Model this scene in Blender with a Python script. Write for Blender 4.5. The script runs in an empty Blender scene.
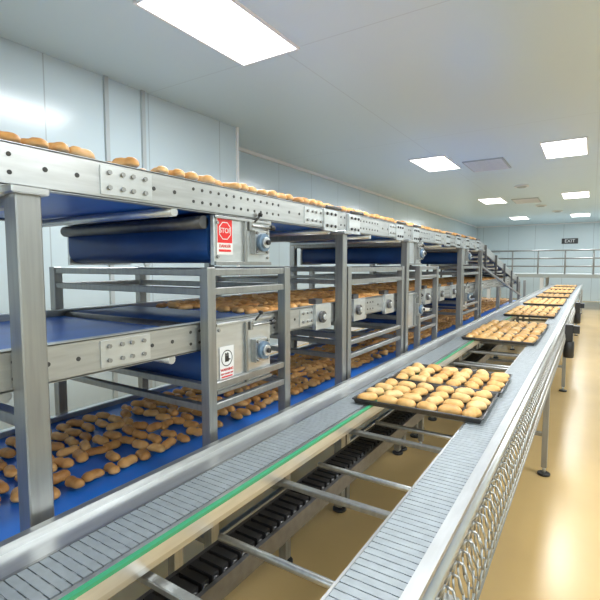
import bpy, math, random
from mathutils import Vector, Matrix
random.seed(7)
sc = bpy.context.scene

# ------------------------------------------------------------------ materials
def mat(name, col, rough=0.5, metal=0.0, noise=None, bump=0.0, nscale=(20,20,20), emis=None, estr=0, spec=0.5, coat=0.0):
    m = bpy.data.materials.new(name); m.use_nodes = True
    nt = m.node_tree; b = nt.nodes['Principled BSDF']
    b.inputs['Base Color'].default_value = (*col, 1)
    b.inputs['Roughness'].default_value = rough
    b.inputs['Metallic'].default_value = metal
    b.inputs['Specular IOR Level'].default_value = spec
    b.inputs['Coat Weight'].default_value = coat
    if emis:
        b.inputs['Emission Color'].default_value = (*emis, 1)
        b.inputs['Emission Strength'].default_value = estr
    if noise is not None:
        tc = nt.nodes.new('ShaderNodeTexCoord'); mp = nt.nodes.new('ShaderNodeMapping')
        mp.inputs['Scale'].default_value = nscale
        n = nt.nodes.new('ShaderNodeTexNoise'); n.inputs['Scale'].default_value = 1; n.inputs['Detail'].default_value = 4
        nt.links.new(tc.outputs['Object'], mp.inputs['Vector']); nt.links.new(mp.outputs[0], n.inputs['Vector'])
        r = nt.nodes.new('ShaderNodeValToRGB')
        r.color_ramp.elements[0].position = 0.3; r.color_ramp.elements[1].position = 0.7
        r.color_ramp.elements[0].color = (*[c*(1-noise) for c in col], 1)
        r.color_ramp.elements[1].color = (*[min(1, c*(1+noise)) for c in col], 1)
        nt.links.new(n.outputs['Fac'], r.inputs['Fac']); nt.links.new(r.outputs['Color'], b.inputs['Base Color'])
        if bump:
            bp = nt.nodes.new('ShaderNodeBump'); bp.inputs['Strength'].default_value = bump; bp.inputs['Distance'].default_value = 0.002
            nt.links.new(n.outputs['Fac'], bp.inputs['Height']); nt.links.new(bp.outputs[0], b.inputs['Normal'])
    return m

STEEL = mat('stainless_steel', (0.50,0.51,0.51), 0.33, 0.85, 0.10, 0.15, (60,6,60))
STEELV = mat('stainless_post', (0.34,0.345,0.34), 0.36, 0.8, 0.10, 0.15, (60,60,4))
STEELB = mat('stainless_bright', (0.62,0.64,0.65), 0.3, 0.75, 0.08, 0.1, (40,8,40))
DARKST = mat('dark_steel', (0.13,0.13,0.135), 0.4, 0.7, 0.15, 0, (30,30,30))
HOLE = mat('hole_dark', (0.05,0.05,0.05), 0.7)
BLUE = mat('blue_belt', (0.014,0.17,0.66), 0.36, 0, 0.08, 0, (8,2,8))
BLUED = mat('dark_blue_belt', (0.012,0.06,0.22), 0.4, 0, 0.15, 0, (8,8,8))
CHAIN = mat('grey_blue_chain', (0.34,0.38,0.41), 0.42, 0.3, 0.10, 0, (30,30,30))
BLACK = mat('black_plastic', (0.02,0.02,0.022), 0.4)
GREEN = mat('green_wear_strip', (0.05,0.36,0.18), 0.4)
WHITE = mat('white_paint', (0.8,0.8,0.8), 0.4)
RED = mat('sign_red', (0.7,0.02,0.02), 0.4)
BLUEP = mat('blue_grey_motor', (0.16,0.24,0.34), 0.35, 0.4)
TRAY = mat('tray_dark_metal', (0.10,0.095,0.09), 0.42, 0.6, 0.25, 0, (14,14,14))
LIGHTM = mat('lamp_diffuser', (1,1,1), 0.5, emis=(1,1,0.98), estr=5)
GRILL = mat('grille', (0.42,0.46,0.47), 0.5)

def bun_mat(name, pale, gold, brown):
    m = bpy.data.materials.new(name); m.use_nodes = True
    nt = m.node_tree; b = nt.nodes['Principled BSDF']; b.inputs['Roughness'].default_value = 0.5
    at = nt.nodes.new('ShaderNodeAttribute'); at.attribute_name = 'bake'
    tc = nt.nodes.new('ShaderNodeTexCoord')
    n = nt.nodes.new('ShaderNodeTexNoise'); n.inputs['Scale'].default_value = 28; n.inputs['Detail'].default_value = 4
    nt.links.new(tc.outputs['Object'], n.inputs['Vector'])
    ma = nt.nodes.new('ShaderNodeMath'); ma.operation = 'MULTIPLY_ADD'
    nt.links.new(n.outputs['Fac'], ma.inputs[0]); ma.inputs[1].default_value = 0.7
    nt.links.new(at.outputs['Fac'], ma.inputs[2])
    r = nt.nodes.new('ShaderNodeValToRGB'); cr = r.color_ramp
    cr.elements[0].position = 0.3; cr.elements[0].color = (*pale, 1)
    cr.elements[1].position = 1.0; cr.elements[1].color = (*brown, 1)
    e = cr.elements.new(0.65); e.color = (*gold, 1)
    nt.links.new(ma.outputs[0], r.inputs['Fac']); nt.links.new(r.outputs['Color'], b.inputs['Base Color'])
    bp = nt.nodes.new('ShaderNodeBump'); bp.inputs['Strength'].default_value = 0.4; bp.inputs['Distance'].default_value = 0.004
    nt.links.new(n.outputs['Fac'], bp.inputs['Height']); nt.links.new(bp.outputs[0], b.inputs['Normal'])
    return m
BUN = bun_mat('golden_bun', (0.82,0.58,0.28), (0.74,0.42,0.14), (0.52,0.23,0.06))
ROLL = bun_mat('brown_roll', (0.86,0.54,0.23), (0.72,0.36,0.11), (0.45,0.18,0.045))

def panel_mat(name, col, rough, axis_w, seam=0.55):
    """flat sandwich-panel surface with thin seams every axis_w metres (object coords)"""
    m = bpy.data.materials.new(name); m.use_nodes = True
    nt = m.node_tree; b = nt.nodes['Principled BSDF']
    b.inputs['Roughness'].default_value = rough
    tc = nt.nodes.new('ShaderNodeTexCoord'); sp = nt.nodes.new('ShaderNodeSeparateXYZ')
    nt.links.new(tc.outputs['Object'], sp.inputs[0])
    masks = []
    for ax, w in axis_w:
        a = nt.nodes.new('ShaderNodeMath'); a.operation = 'DIVIDE'; a.inputs[1].default_value = w
        nt.links.new(sp.outputs[ax], a.inputs[0])
        f = nt.nodes.new('ShaderNodeMath'); f.operation = 'FRACT'; nt.links.new(a.outputs[0], f.inputs[0])
        g = nt.nodes.new('ShaderNodeMath'); g.operation = 'LESS_THAN'; g.inputs[1].default_value = 0.012/w
        nt.links.new(f.outputs[0], g.inputs[0]); masks.append(g)
    cur = masks[0].outputs[0]
    for g in masks[1:]:
        x = nt.nodes.new('ShaderNodeMath'); x.operation = 'MAXIMUM'
        nt.links.new(cur, x.inputs[0]); nt.links.new(g.outputs[0], x.inputs[1]); cur = x.outputs[0]
    mx = nt.nodes.new('ShaderNodeMix'); mx.data_type = 'RGBA'
    mx.inputs['A'].default_value = (*col, 1); mx.inputs['B'].default_value = (*[c*seam for c in col], 1)
    nt.links.new(cur, mx.inputs['Factor']); nt.links.new(mx.outputs['Result'], b.inputs['Base Color'])
    return m
WALL = panel_mat('wall_panel', (0.54,0.635,0.675), 0.2, [('Y',1.15)], .7)
WALLX = panel_mat('wall_panel_end', (0.60,0.69,0.72), 0.3, [('X',1.15)])
CEIL = panel_mat('ceiling_panel', (0.60,0.73,0.79), 0.28, [('X',2.4),('Y',1.15*3)], 0.85)
FLOOR = mat('epoxy_floor', (0.62,0.43,0.19), 0.24, 0, 0.06, 0, (1.2,1.2,1.2))

# ------------------------------------------------------------------ mesh builder
class MB:
    def __init__(s): s.v=[]; s.f=[]; s.m=[]; s.sm=[]; s.mats=[]
    def mi(s, m):
        if m not in s.mats: s.mats.append(m)
        return s.mats.index(m)
    def add(s, vs, fs, m, smooth=False):
        o=len(s.v); k=s.mi(m); s.v += [tuple(v) for v in vs]
        for f in fs: s.f.append(tuple(i+o for i in f)); s.m.append(k); s.sm.append(smooth)
    def box(s, x0,x1,y0,y1,z0,z1,m):
        vs=[(x0,y0,z0),(x1,y0,z0),(x1,y1,z0),(x0,y1,z0),(x0,y0,z1),(x1,y0,z1),(x1,y1,z1),(x0,y1,z1)]
        s.add(vs,[(0,3,2,1),(4,5,6,7),(0,1,5,4),(1,2,6,5),(2,3,7,6),(3,0,4,7)],m)
    def cyl(s, p0,p1,r,m,n=12,r2=None):
        p0=Vector(p0);p1=Vector(p1);d=(p1-p0).normalized()
        a=d.orthogonal().normalized();b=d.cross(a); r2=r if r2 is None else r2
        vs=[]
        for p,q in ((p0,r),(p1,r2)):
            for i in range(n):
                t=2*math.pi*i/n; vs.append(p+a*math.cos(t)*q+b*math.sin(t)*q)
        o=len(s.v)
        s.add(vs,[(i,(i+1)%n,n+(i+1)%n,n+i) for i in range(n)],m,True)
        k=s.mi(m)
        s.f.append(tuple(o+i for i in reversed(range(n)))); s.m.append(k); s.sm.append(False)
        s.f.append(tuple(o+n+i for i in range(n))); s.m.append(k); s.sm.append(False)
    def tube(s, pts, r, m, n=6):
        for a,b in zip(pts[:-1],pts[1:]): s.cyl(a,b,r,m,n)
    def extx(s, prof, x0, x1, m, smooth=False):
        """extrude YZ profile (closed) along X"""
        n=len(prof); vs=[(x0,y,z) for y,z in prof]+[(x1,y,z) for y,z in prof]
        s.add(vs,[(i,(i+1)%n,n+(i+1)%n,n+i) for i in range(n)],m,smooth)
        s.add(vs[:n],[tuple(reversed(range(n)))],m); s.add(vs[n:],[tuple(range(n))],m)
    def extslope(s, x0,x1,ya,za,yb,zb,h,m):
        s.extx([(ya,za),(yb,zb),(yb,zb+h),(ya,za+h)],x0,x1,m)
    def build(s, name, parent=None, bevel=0):
        me=bpy.data.meshes.new(name); me.from_pydata(s.v,[],s.f)
        for m in s.mats: me.materials.append(m)
        me.polygons.foreach_set('material_index', s.m); me.polygons.foreach_set('use_smooth', s.sm)
        me.update()
        o=bpy.data.objects.new(name,me); sc.collection.objects.link(o)
        if parent: o.parent=parent
        if bevel:
            md=o.modifiers.new('bevel','BEVEL'); md.width=bevel; md.segments=1; md.limit_method='ANGLE'; md.angle_limit=math.radians(50)
        return o
def empty(name, loc=(0,0,0)):
    e=bpy.data.objects.new(name,None); e.empty_display_size=0.2; e.location=loc; sc.collection.objects.link(e); return e

# ------------------------------------------------------------------ room
H=3.5; YB=-4.0; YF=24.0; XR=5.0
def roombox(name,args,m):
    b=MB(); b.box(*args,m); return b.build(name)
roombox('floor',(-5.2,XR+.2,YB-.2,YF+.2,-.1,0),FLOOR)
roombox('ceiling',(-5.2,XR+.2,YB-.2,YF+.2,H,H+.1),CEIL)
b=MB(); b.box(-5.1,-4.9,4.96,YF+.1,0,H,WALL); b.build('wall_left')
b=MB(); b.box(-5.1,-4.23,YB-.1,4.96,0,H,WALL)
b.box(-4.235,-4.20,4.93,4.965,0,H,WHITE); b.build('wall_left_projection')
roombox('wall_right',(XR,XR+.2,YB-.1,YF+.1,0,H),WALL)
roombox('wall_far',(-4.9,XR,YF,YF+.2,0,H),WALLX)
roombox('wall_behind',(-4.2,XR,YB-.2,YB,0,H),WALLX)
b=MB(); b.box(-4.9,-4.86,4.97,YF,H-.05,H,WHITE); b.build('trim_1')
b=MB(); b.box(-4.86,XR,YF-.04,YF,H-.05,H,WHITE); b.build('trim_2')
b=MB(); b.box(-4.9,-4.86,4.97,YF,0,.12,WHITE); b.build('baseboard_left')
# square conduits running up the projecting wall
b=MB()
for y in (2.92,3.37):
    b.box(-4.23,-4.20,y-.022,y+.022,.12,H,GRILL)
    for z in (.6,1.6,2.6): b.box(-4.23,-4.195,y-.035,y+.035,z,z+.03,GRILL)
b.build('wall_conduit')

# ceiling lamps
for xi,X in enumerate((-2.55,-0.45,1.65,3.75)):
    for j in range(5):
        Y=2.85+5.85*(j-1)
        if Y< YB+.7: continue
        e=empty('ceiling_light_panel',(X,Y,H))
        b=MB(); w,l=.30,.60
        b.box(-w,w,-l,l,-.012,-.002,LIGHTM)
        for a in ((-w-.02,-w,-l-.02,l+.02),(w,w+.02,-l-.02,l+.02),(-w,w,-l-.02,-l),(-w,w,l,l+.02)):
            b.box(*a,-.018,0,WHITE)
        b.build('diffuser_panel',e)
        ld=bpy.data.lights.new('panel_lamp','AREA'); ld.shape='RECTANGLE'; ld.size=.58; ld.size_y=1.18; ld.energy=60; ld.color=(0.94,0.98,1.0)
        lo=bpy.data.objects.new('panel_lamp',ld); lo.location=(0,0,-.02); lo.parent=e; sc.collection.objects.link(lo)

# ceiling vents and speakers
def vent(X,Y,w,l):
    b=MB()
    b.box(-w,w,-l,l,-.02,0,GRILL)
    n=10
    for i in range(n):
        y=-l+.05+(2*l-.1)*i/(n-1); b.box(-w+.03,w-.03,y-.008,y+.008,-.032,-.02,WHITE)
    o=b.build('ceiling_vent'); o.location=(X,Y,H)
vent(-1.75,9.3,.35,.5); vent(-1.7,15.0,.35,.5)
def detector(X,Y,r=.09,nm='ceiling_speaker'):
    b=MB(); b.cyl((0,0,0),(0,0,-.03),r,WHITE,24); b.cyl((0,0,-.03),(0,0,-.05),r*.7,GRILL,24,r*.5); o=b.build(nm); o.location=(X,Y,H)
for X,Y in ((-1.5,12.2),(-1.45,16.5),(-1.1,18.5)): detector(X,Y,.16)

# ------------------------------------------------------------------ cooling conveyor
cc=empty('cooling_conveyor',(0,0,0))
XN=-1.33; XF=-2.42
def rail(b, x, side, y0,y1,z0,z1, thick=.006, mt=STEEL):
    b.box(x-thick if side>0 else x, x if side>0 else x+thick, y0,y1,z0,z1,mt)
    xi = (x-.035,x) if side>0 else (x,x+.035)
    b.box(*xi,y0,y1,z1-.004,z1+.002,STEELB); b.box(*xi,y0,y1,z0-.002,z0+.004,mt)
def disc(b,x,y,z,r,m,d=.0015,n=10): b.cyl((x,y,z),(x+d,y,z),r,m,n)
def deck(name, zb, z0, z1, y0, y1, xn=XN, bx=.04):
    b=MB()
    rail(b,xn,1,y0,y1,z0,z1); rail(b,XF,-1,y0,y1,z0,z1)
    y=y0+.03; k=0; h=z1-z0
    while y<y1-.03:
        if y<8:
            dense = (int(y*1.6+10)%2==0)
            if dense:
                disc(b,xn,y,z0+h*.72,.0065,HOLE); disc(b,xn,y,z0+h*.3,.0065,HOLE)
            elif k%2==0:
                disc(b,xn,y,z0+h*.5,.0075,HOLE)
        y+=.048; k+=1
    y=y0+.45
    while y<y1-.3:
        b.box(xn,xn+.005,y,y+.20,z0+.012,z1-.012,STEELB)
        for yy in (.03,.08,.12,.17):
            for zz in (.3,.72):
                b.cyl((xn+.005,y+yy,z0+h*zz),(xn+.013,y+yy,z0+h*zz),.008,STEELV,6)
        y+=1.22
    b.build(name+'_side_rails',cc)
    b=MB()
    b.box(XF+.012,xn-bx,y0,y1,zb-.006,zb,BLUE)
    b.box(XF+.012,xn-.04,y0,y1,z0+.008,z0+.014,BLUE)
    b.build(name+'_belt',cc)
    b=MB()
    y=y0+.2
    while y<y1:
        b.cyl((XF,y,z0-.014),(xn-.006,y,z0-.014),.018,STEELB,10)
        b.box(XF,xn-.006,y+.25,y+.29,z0+.03,zb-.012,STEEL)
        y+=.6
    b.build(name+'_rollers',cc)
deck('top_deck',1.937,1.815,1.93,-2.0,6.8,bx=.02)
deck('middle_deck',1.325,1.245,1.36,-2.0,11.0,xn=-1.36)
deck('lower_deck',.75,.67,.785,-2.0,12.0,xn=-1.36)

# inclined exit section from the top deck
b=MB()
za,zb_=1.815,1.15
for x in (-1.35,-2.42):
    b.extslope(x,x+.02,6.8,za,11.2,zb_,.115,STEEL)
b.extslope(-2.38,-1.37,6.8,za+.085,11.2,zb_+.085,.01,BLUE)
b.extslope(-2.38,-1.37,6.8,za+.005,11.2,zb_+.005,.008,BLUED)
for i in range(12):
    t=i/11; b.cyl((-2.4,6.8+4.4*t,za+(zb_-za)*t-.03),(-1.36,6.8+4.4*t,za+(zb_-za)*t-.03),.02,STEELB,8)
for i in range(5):
    t=(i+.3)/5; y=6.8+4.4*t; z=za+(zb_-za)*t
    b.box(-1.33,-1.30,y-.015,y+.015,z-.25,z+.115,DARKST); b.box(-2.45,-2.42,y-.015,y+.015,z-.25,z+.115,DARKST)
b.extslope(-1.33,-1.30,6.8,za-.25,11.2,zb_-.25,.03,STEELV)
b.build('inclined_section',cc)

# posts
b=MB()
def post(x,y,z1,w=.03,z0=0.0):
    b.box(x-w,x+w,y-w,y+w,z0+.03,z1,STEELV)
    b.cyl((x,y,z0),(x,y,z0+.02),.045,BLACK,12); b.cyl((x,y,z0+.02),(x,y,z0+.04),.015,STEELB,8)
XPn=-1.325; XPf=-2.455
for Y in (-1.0,.65,2.54,3.70,5.59,6.75):
    w=.034 if Y<1 else .028
    post(XPn,Y,1.812,w); post(XPf,Y,1.812,w)
    b.box(XPn-.05,XPn+.05,Y-.05,Y+.05,1.79,1.812,STEEL)
    b.box(XPf,XPn,Y-.02,Y+.02,1.76,1.80,STEELV)
    for zz in (1.13,.45):
        b.box(XPf,XPn,Y-.018,Y+.018,zz,zz+.04,STEELV)
for Y in (8.3,9.8,10.9,11.9):
    post(XPn,Y,1.24,.028); post(XPf,Y,1.24,.028)
b.build('support_posts',cc,bevel=.004)
# racks
b=MB()
def rack(y0,y1,top=1.59,w=.024):
    for x in (XPn,XPf):
        for y in (y0,y1): post(x,y,top,w)
        for zz in (top-.035,top-.115,1.075,.985,.40):
            b.box(x-.016,x+.016,y0,y1,zz,zz+.03,STEELV)
    for y in (y0,y1):
        for zz in (top-.035,top-.115,1.075,.985,.40):
            b.box(XPf,XPn,y-.016,y+.016,zz,zz+.03,STEELV)
rack(1.36,1.91); rack(2.62,3.60); rack(4.05,4.6); rack(5.68,6.6)
b.build('stand_frames',cc,bevel=.003)

# drive units
def unit(y0,y1,z0,z1,x,nm):
    b=MB()
    prof=[]; n=8; r=.06
    prof.append((y0,z1))
    for i in range(n+1):
        t=math.pi+ (math.pi/2)*i/n; prof.append((y0+r+r*math.cos(t), z0+.01+r+r*math.sin(t)))
    for i in range(n+1):
        t=1.5*math.pi+(math.pi/2)*i/n; prof.append((y1-r+r*math.cos(t), z0+.01+r+r*math.sin(t)))
    prof.append((y1,z1))
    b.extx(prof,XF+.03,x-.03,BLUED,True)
    b.cyl((XF+.03,y0-.015,z1-.03),(x-.03,y0-.015,z1-.03),.028,DARKST,14)
    b.build(nm+'_belt_loop',cc)
    b=MB()
    b.box(x-.02,x,y0+.01,y1+.02,z0,z1,STEELB); b.box(XF,XF+.02,y0+.01,y1+.02,z0,z1,STEELB)
    b.box(x,x+.012,y0+.01,y1+.02,z0,z0+.015,STEELV); b.box(x,x+.012,y0+.01,y1+.02,z1-.012,z1,STEEL)
    b.box(x,x+.014,y0+.20,y0+.215,z0+.01,z1-.01,STEELV)
    yc=y0+.30; zc=(z0+z1)/2
    b.box(x,x+.03,yc-.05,yc+.05,zc-.055,zc+.055,STEEL)
    b.cyl((x+.03,yc,zc),(x+.05,yc,zc),.042,BLUEP,20); b.cyl((x+.05,yc,zc),(x+.062,yc,zc),.026,STEELB,16); b.cyl((x+.062,yc,zc),(x+.075,yc,zc),.012,BLACK,12)
    for dy in (-.038,.038):
        for dz in (-.043,.043): b.cyl((x+.03,yc+dy,zc+dz),(x+.04,yc+dy,zc+dz),.008,STEELV,6)
    b.cyl((x+.02,y0+.24,z1-.03),(x+.02,y1+.03,z1-.03),.006,STEELV,8)
    b.cyl((x+.02,y1+.0,z1-.03),(x+.02,y1+.03,z1-.03),.013,BLACK,8)
    b.box(x+.002,x+.02,y0+.225,y0+.245,z1-.05,z1-.01,STEELV)
    b.cyl((x+.01,y0+.27,z1-.01),(x+.02,y0+.30,z1+.02),.005,BLACK,8); b.cyl((x+.02,y0+.30,z1+.02),(x+.021,y0+.305,z1+.032),.011,BLACK,10)
    for yy in (y0+.03,y1):
        for zz in (z0+.035,z1-.03): b.cyl((x,yy,zz),(x+.008,yy,zz),.008,STEELV,6)
    b.build(nm+'_drive_unit',cc,bevel=.0015)
unit(1.40,1.78,1.60,1.808,-1.335,'upper')
unit(1.40,1.78,1.045,1.35,-1.335,'middle')
unit(3.76,4.12,1.60,1.808,-1.335,'upper_second')
unit(3.76,4.12,1.045,1.35,-1.335,'middle_second')
unit(5.66,6.02,1.60,1.808,-1.335,'upper_third')
unit(5.66,6.02,1.045,1.35,-1.335,'middle_third')

b=MB()
for Y in (2.30,2.62,3.45,3.85,4.9,5.35,5.8,6.4):
    b.box(XN,XN+.02,Y,Y+.16,1.80,1.925,STEELB)
    for dy in (.03,.08,.13): b.cyl((XN+.02,Y+dy,1.90),(XN+.028,Y+dy,1.90),.009,HOLE,8); b.cyl((XN+.02,Y+dy,1.83),(XN+.028,Y+dy,1.83),.009,HOLE,8)
    b.cyl((XN+.01,Y+.04,1.94),(XN+.01,Y+.22,1.945),.010,DARKST,8)
for Y in (2.25,2.75,3.3,4.3,4.8,5.3):
    b.box(-1.36,-1.335,Y,Y+.18,1.22,1.37,STEELB)
    b.cyl((-1.335,Y+.06,1.295),(-1.315,Y+.06,1.295),.035,DARKST,16); b.cyl((-1.315,Y+.06,1.295),(-1.305,Y+.06,1.295),.018,STEELB,12)
    b.box(-1.40,-1.35,Y+.02,Y+.10,1.37,1.40,DARKST)
b.build('bearing_blocks',cc,bevel=.0015)

# ------------------------------------------------------------------ warning signs
def text(name,s,size,loc,parent,m,ext=.0006):
    cu=bpy.data.curves.new(name,'FONT'); cu.body=s; cu.size=size; cu.extrude=ext; cu.align_x='CENTER'; cu.align_y='CENTER'
    cu.materials.append(m)
    o=bpy.data.objects.new(name,cu); sc.collection.objects.link(o); o.parent=parent
    o.location=loc; o.rotation_euler=(math.radians(90),0,math.radians(90)); return o
def sign_stop(y,z,x,w=.10,h=.155):
    e=empty('stop_sign',(x,y,z))
    b=MB(); b.box(0,.0015,-w/2,w/2,-h/2,h/2,WHITE)
    b.box(.0015,.0022,-w/2+.004,w/2-.004,-h/2+.05,h/2-.004,RED)
    def octo(r,x0,m):
        pts=[(0+r*math.cos(math.pi/8+i*math.pi/4), .024+r*math.sin(math.pi/8+i*math.pi/4)) for i in range(8)]
        b.extx(pts,x0,x0+.0006,m)
    octo(.040,.0022,WHITE); octo(.036,.0028,RED)
    b.box(.0015,.0022,-w/2+.012,w/2-.012,-h/2+.012,-h/2+.022,RED)
    b.build('sign_plate',e)
    text('stop_text','STOP',.030,(.0038,0,.024),e,WHITE)
    text('warning_text','DANGER',.018,(.0025,0,-h/2+.036),e,RED)
sign_stop(1.475,1.722,-1.333)
def sign_hand(y,z,x,w=.09,h=.16):
    e=empty('hand_hazard_sign',(x,y,z))
    b=MB(); b.box(0,.0015,-w/2,w/2,-h/2,h/2,WHITE)
    def ring(r0,r1,m):
        n=28; vs=[]
        for r in (r0,r1):
            for i in range(n): t=2*math.pi*i/n; vs.append((.0022,r*math.cos(t),.028+r*math.sin(t)))
        b.add(vs,[(i,(i+1)%n,n+(i+1)%n,n+i) for i in range(n)],m)
    ring(.032,.036,BLACK)
    b.box(.0016,.0024,-.012,.012,.012,.036,BLACK)
    for i in range(4): b.box(.0016,.0024,-.012+i*.0063,-.0075+i*.0063,.036,.052-(i%2)*.003,BLACK)
    b.box(.0016,.0024,.012,.022,.018,.024,BLACK)
    b.box(.0016,.0024,-w/2+.01,w/2-.01,-.056,-.050,RED)
    b.build('sign_plate',e)
    text('warning_text','WARNING',.017,(.0025,0,-.022),e,RED)
    text('warning_text_small','KEEP HANDS OFF',.010,(.0025,0,-.04),e,RED)
sign_hand(1.478,1.165,-1.333)

# ------------------------------------------------------------------ bread
class Buns:
    def __init__(s): s.v=[];s.f=[];s.a=[]
    def add(s,x,y,z,L,W,Hh,rot,pinch,tone,ns=10,nr=6):
        o=len(s.v); cr,sr=math.cos(rot),math.sin(rot)
        sk=random.uniform(-.12,.12); bend=random.uniform(-.18,.18)
        for j in range(nr+1):
            ph=math.pi*j/nr
            u=-math.cos(ph); rad=math.sin(ph)**.75 if 0<j<nr else 0
            pf=1-pinch*math.exp(-((u-sk)/.28)**2)
            for i in range(ns):
                t=2*math.pi*i/ns
                lx=u*L/2; ly=rad*pf*math.cos(t)*W/2+bend*W*(u*u-.4); lz=rad*(pf*.6+.4)*math.sin(t)
                hz=(lz*.5+.5)
                if lz<0: zz=Hh*.35*(1+lz)
                else: zz=Hh*(.35+.65*lz)
                s.v.append((x+lx*cr-ly*sr,y+lx*sr+ly*cr,z+zz))
                s.a.append(tone+ .35*hz)
        for j in range(nr):
            for i in range(ns):
                a=o+j*ns+i;b_=o+j*ns+(i+1)%ns
                s.f.append((a,b_,b_+ns,a+ns))
    def build(s,name,m,parent=None):
        me=bpy.data.meshes.new(name); me.from_pydata(s.v,[],s.f); me.materials.append(m)
        at=me.attributes.new('bake','FLOAT','POINT'); at.data.foreach_set('value',s.a)
        me.polygons.foreach_set('use_smooth',[True]*len(s.f)); me.update()
        o=bpy.data.objects.new(name,me); sc.collection.objects.link(o)
        if parent:o.parent=parent
        return o
R=random.uniform
def belt_bread(x0,x1,y0,y1,z,dens=.93,stack=.12,big=1.0):
    B=Buns(); y=y0
    while y<y1:
        x=x1-R(0,.015)
        while x>x0:
            if random.random()<dens:
                rot=R(-.5,.5)+(math.pi/2 if random.random()<.2 else 0)
                B.add(x+R(-.006,.006),y+R(-.009,.009),z+.001+(R(.0,.012) if random.random()<stack else 0),R(.086,.104)*big,R(.050,.062)*big,R(.036,.046)*big,rot,R(.15,.42),R(-.15,.25),12 if y<4 else 8,10 if y<4 else 6)
            x-=.104
        y+=.078 if y<7 else .088
    return B.build('bread_rolls',ROLL)
belt_bread(-2.33,-1.40,.1,6.7,1.937,.86,0,1.05)
belt_bread(-2.33,-1.46,1.95,10.9,1.325)
belt_bread(-2.33,-1.62,.7,11.9,.75,.9)

# ------------------------------------------------------------------ tray conveyor
tc=empty('tray_conveyor')
Y0,Y1=-.6,19.0; ZT=.875
b=MB()
b.box(-1.26,-1.235,Y0,Y1,.74,.885,STEEL); b.box(-1.235,-1.12,Y0,Y1,.850,.862,STEELB); b.box(-1.125,-1.115,Y0,Y1,.855,.873,STEEL)
b.box(-.96,-.944,Y0,Y1,.80,.874,STEEL)
b.box(-.935,-.922,Y0,Y1,.835,.870,STEELB)
b.box(-1.235,-.96,Y0,Y1,.835,.843,STEEL)
b.box(-.47,-.462,Y0,Y1,.80,.870,STEEL); b.box(-.462,-.31,Y0,Y1,.835,.843,STEEL)
b.box(-.31,-.275,Y0,Y1,.80,.905,STEELB)
b.cyl((-.255,Y0,.915),(-.255,Y1,.915),.010,STEELB,10); b.cyl((-.225,Y0,.71),(-.225,Y1,.71),.008,STEELV,8)
b.build('side_frames',tc)
b=MB(); b.box(-.938,-.922,Y0,Y1,.870,.880,GREEN); b.build('green_guide',tc)
b=MB(); y=Y0
while y<Y1:
    b.box(-1.11,-.965,y,y+.0225,.845,ZT,CHAIN)
    b.box(-.458,-.315,y,y+.0225,.845,ZT,CHAIN)
    if y<7:
        for x in (-1.07,-1.01,-.43,-.36): b.box(x,x+.018,y+.004,y+.027,ZT-.02,ZT-.002,STEELB)
    y+=.026
b.build('slat_chains',tc)
b=MB(); y=Y0
while y<8:
    b.box(-1.05,-.95,y,y+.030,.60,.640,BLACK); b.box(-1.035,-.965,y+.02,y+.05,.605,.63,BLACK)
    b.cyl((-1.055,y+.015,.62),(-.945,y+.015,.62),.012,DARKST,6)
    y+=.045
b.box(-1.075,-1.06,Y0,8,.56,.63,DARKST); b.box(-.94,-.925,Y0,8,.56,.63,DARKST)
b.build('return_chain',tc)
b=MB(); y=Y0+.3
while y<9:
    pts=[]
    for i in range(11):
        t=2*math.pi*i/10
        pts.append((-.235+.028*math.cos(t), y+.05*i/10+.010*math.sin(t), .81+.085*math.sin(t)))
    b.tube(pts,.0032,STEEL,5)
    y+=.05
b.build('spring_guides',tc)
b=MB(); y=.1
while y<Y1:
    b.box(-1.235,-.27,y,y+.03,.77,.79,STEELV)
    b.cyl((-.96,y+.3,.74),(-.31,y+.3,.74),.012,STEEL,10)
    y+=.62
for Y in (1.05,3.83,6.56,9.3,12.0,14.8,17.6):
    for x in (-.245,-1.20):
        b.box(x-.02,x+.02,Y-.02,Y+.02,.06,.70 if x>-1 else .78,STEELV); b.cyl((x,Y,0),(x,Y,.018),.045,BLACK,16); b.cyl((x,Y,.018),(x,Y,.07),.012,STEELB,8)
    b.box(-1.20,-.245,Y-.015,Y+.015,.30,.33,STEELV)
    b.box(-.275,-.235,Y-.03,Y+.03,.66,.80,STEEL)
b.build('legs',tc,bevel=.003)
b=MB()
def motor(Y):
    b.box(-.215,-.14,Y,Y+.13,.78,.96,BLACK); b.cyl((-.175,Y+.06,.78),(-.175,Y+.06,.60),.05,BLACK,16)
    b.box(-.14,-.08,Y+.01,Y+.10,.87,.95,BLACK); b.cyl((-.18,Y+.13,.86),(-.18,Y+.25,.86),.038,DARKST,14)
motor(5.6); motor(9.0)
b.build('drive_motors',tc,bevel=.004)

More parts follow.
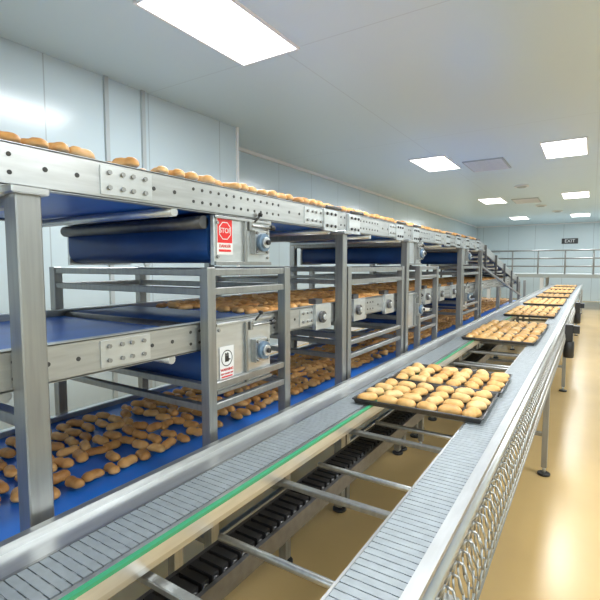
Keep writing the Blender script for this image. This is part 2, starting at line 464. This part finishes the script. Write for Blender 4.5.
def tray(X,Y,rot=0,buns=True):
    b=MB(); w,l,h,t=.32,.24,.026,.004
    b.box(-w+.012,w-.012,-l+.012,l-.012,0,.003,TRAY)
    def wall(p,q,P,Q):
        vs=[(p[0],p[1],0),(q[0],q[1],0),(Q[0],Q[1],h),(P[0],P[1],h)]
        vs2=[(x*.985,y*.985,z+.002) for x,y,z in vs]
        b.add(vs+vs2,[(0,1,2,3),(7,6,5,4),(0,4,5,1),(3,2,6,7),(0,3,7,4),(1,5,6,2)],TRAY)
    c=[(-w+.012,-l+.012),(w-.012,-l+.012),(w-.012,l-.012),(-w+.012,l-.012)]; C=[(-w,-l),(w,-l),(w,l),(-w,l)]
    for i in range(4): wall(c[i],c[(i+1)%4],C[i],C[(i+1)%4])
    for i in range(4):
        p=C[i];q=C[(i+1)%4]; b.cyl((p[0],p[1],h),(q[0],q[1],h),.0045,DARKST,8)
    o=b.build('baking_tray'); o.location=(X,Y,ZT+.001); o.rotation_euler=(0,0,rot)
    if buns:
        B=Buns(); far=Y>6
        for j in range(4):
            for i in range(6):
                B.add(-.262+.105*i+R(-.008,.008),-.172+.115*j+R(-.008,.008),.0035,R(.098,.112),R(.076,.090),R(.044,.052),
                      R(-.6,.6)+random.choice((0,math.pi/2,.5)),R(.08,.24),R(-.2,.15),14 if not far else 8,10 if not far else 5)
        B.build('buns',BUN,o)
XT=-.715
for Y,r in ((2.36,.03),(2.87,.02),(4.75,-.02),(5.27,0),(5.79,0),(7.2,.01),(7.72,0),(8.24,0),(9.4,0),(9.9,0),(10.4,0),(11.6,0),(12.1,0),(13.3,0),(13.8,0),(14.3,0),(15.4,0),(15.9,0),(17.3,0),(17.8,0)):
    tray(XT,Y,r)

# ------------------------------------------------------------------ far end
mz=empty('mezzanine_platform')
b=MB()
b.box(-3.6,4.6,19.6,22.4,1.12,1.26,GRILL)
for x in (-3.5,-1.6,.4,2.4,4.5):
    for y in (19.7,22.3): b.box(x-.06,x+.06,y-.06,y+.06,0,1.12,WHITE)
b.build('platform_deck',mz)
b=MB()
for zz in (1.55,1.85,2.15): b.cyl((-3.55,19.66,zz),(4.55,19.66,zz),.028,STEELV,8); b.cyl((-3.55,19.66,zz),(-3.55,22.3,zz),.028,STEELV,8)
x=-3.55
while x<4.6:
    b.cyl((x,19.66,1.26),(x,19.66,2.15),.03,STEELV,8); x+=.9
b.build('guard_rail',mz)
es=empty('exit_sign',(-.89,YF-.03,2.68))
b=MB(); b.box(-.32,.32,-.01,.03,-.12,.12,BLACK); b.build('sign_box',es)
cu=bpy.data.curves.new('sign_text','FONT'); cu.body='EXIT'; cu.size=.2; cu.align_x='CENTER'; cu.align_y='CENTER'; cu.materials.append(WHITE); cu.extrude=.001
o=bpy.data.objects.new('sign_text',cu); sc.collection.objects.link(o); o.parent=es; o.location=(0,-.013,0); o.rotation_euler=(math.radians(90),0,0)

# ------------------------------------------------------------------ world + camera
w=bpy.data.worlds.new('World'); sc.world=w; w.use_nodes=True
w.node_tree.nodes['Background'].inputs[0].default_value=(.8,.85,.9,1); w.node_tree.nodes['Background'].inputs[1].default_value=.3
cam=bpy.data.cameras.new('camera'); cam.sensor_width=36; cam.lens=27.18; cam.clip_start=.05; cam.clip_end=100
co=bpy.data.objects.new('camera',cam); co.location=(0,0,1.6); co.rotation_euler=(math.radians(90-4.42),0,math.radians(32.73))
sc.collection.objects.link(co); sc.camera=co
try:
    sc.view_settings.view_transform='Standard'; sc.view_settings.look='None'
except Exception as ex: print(ex)
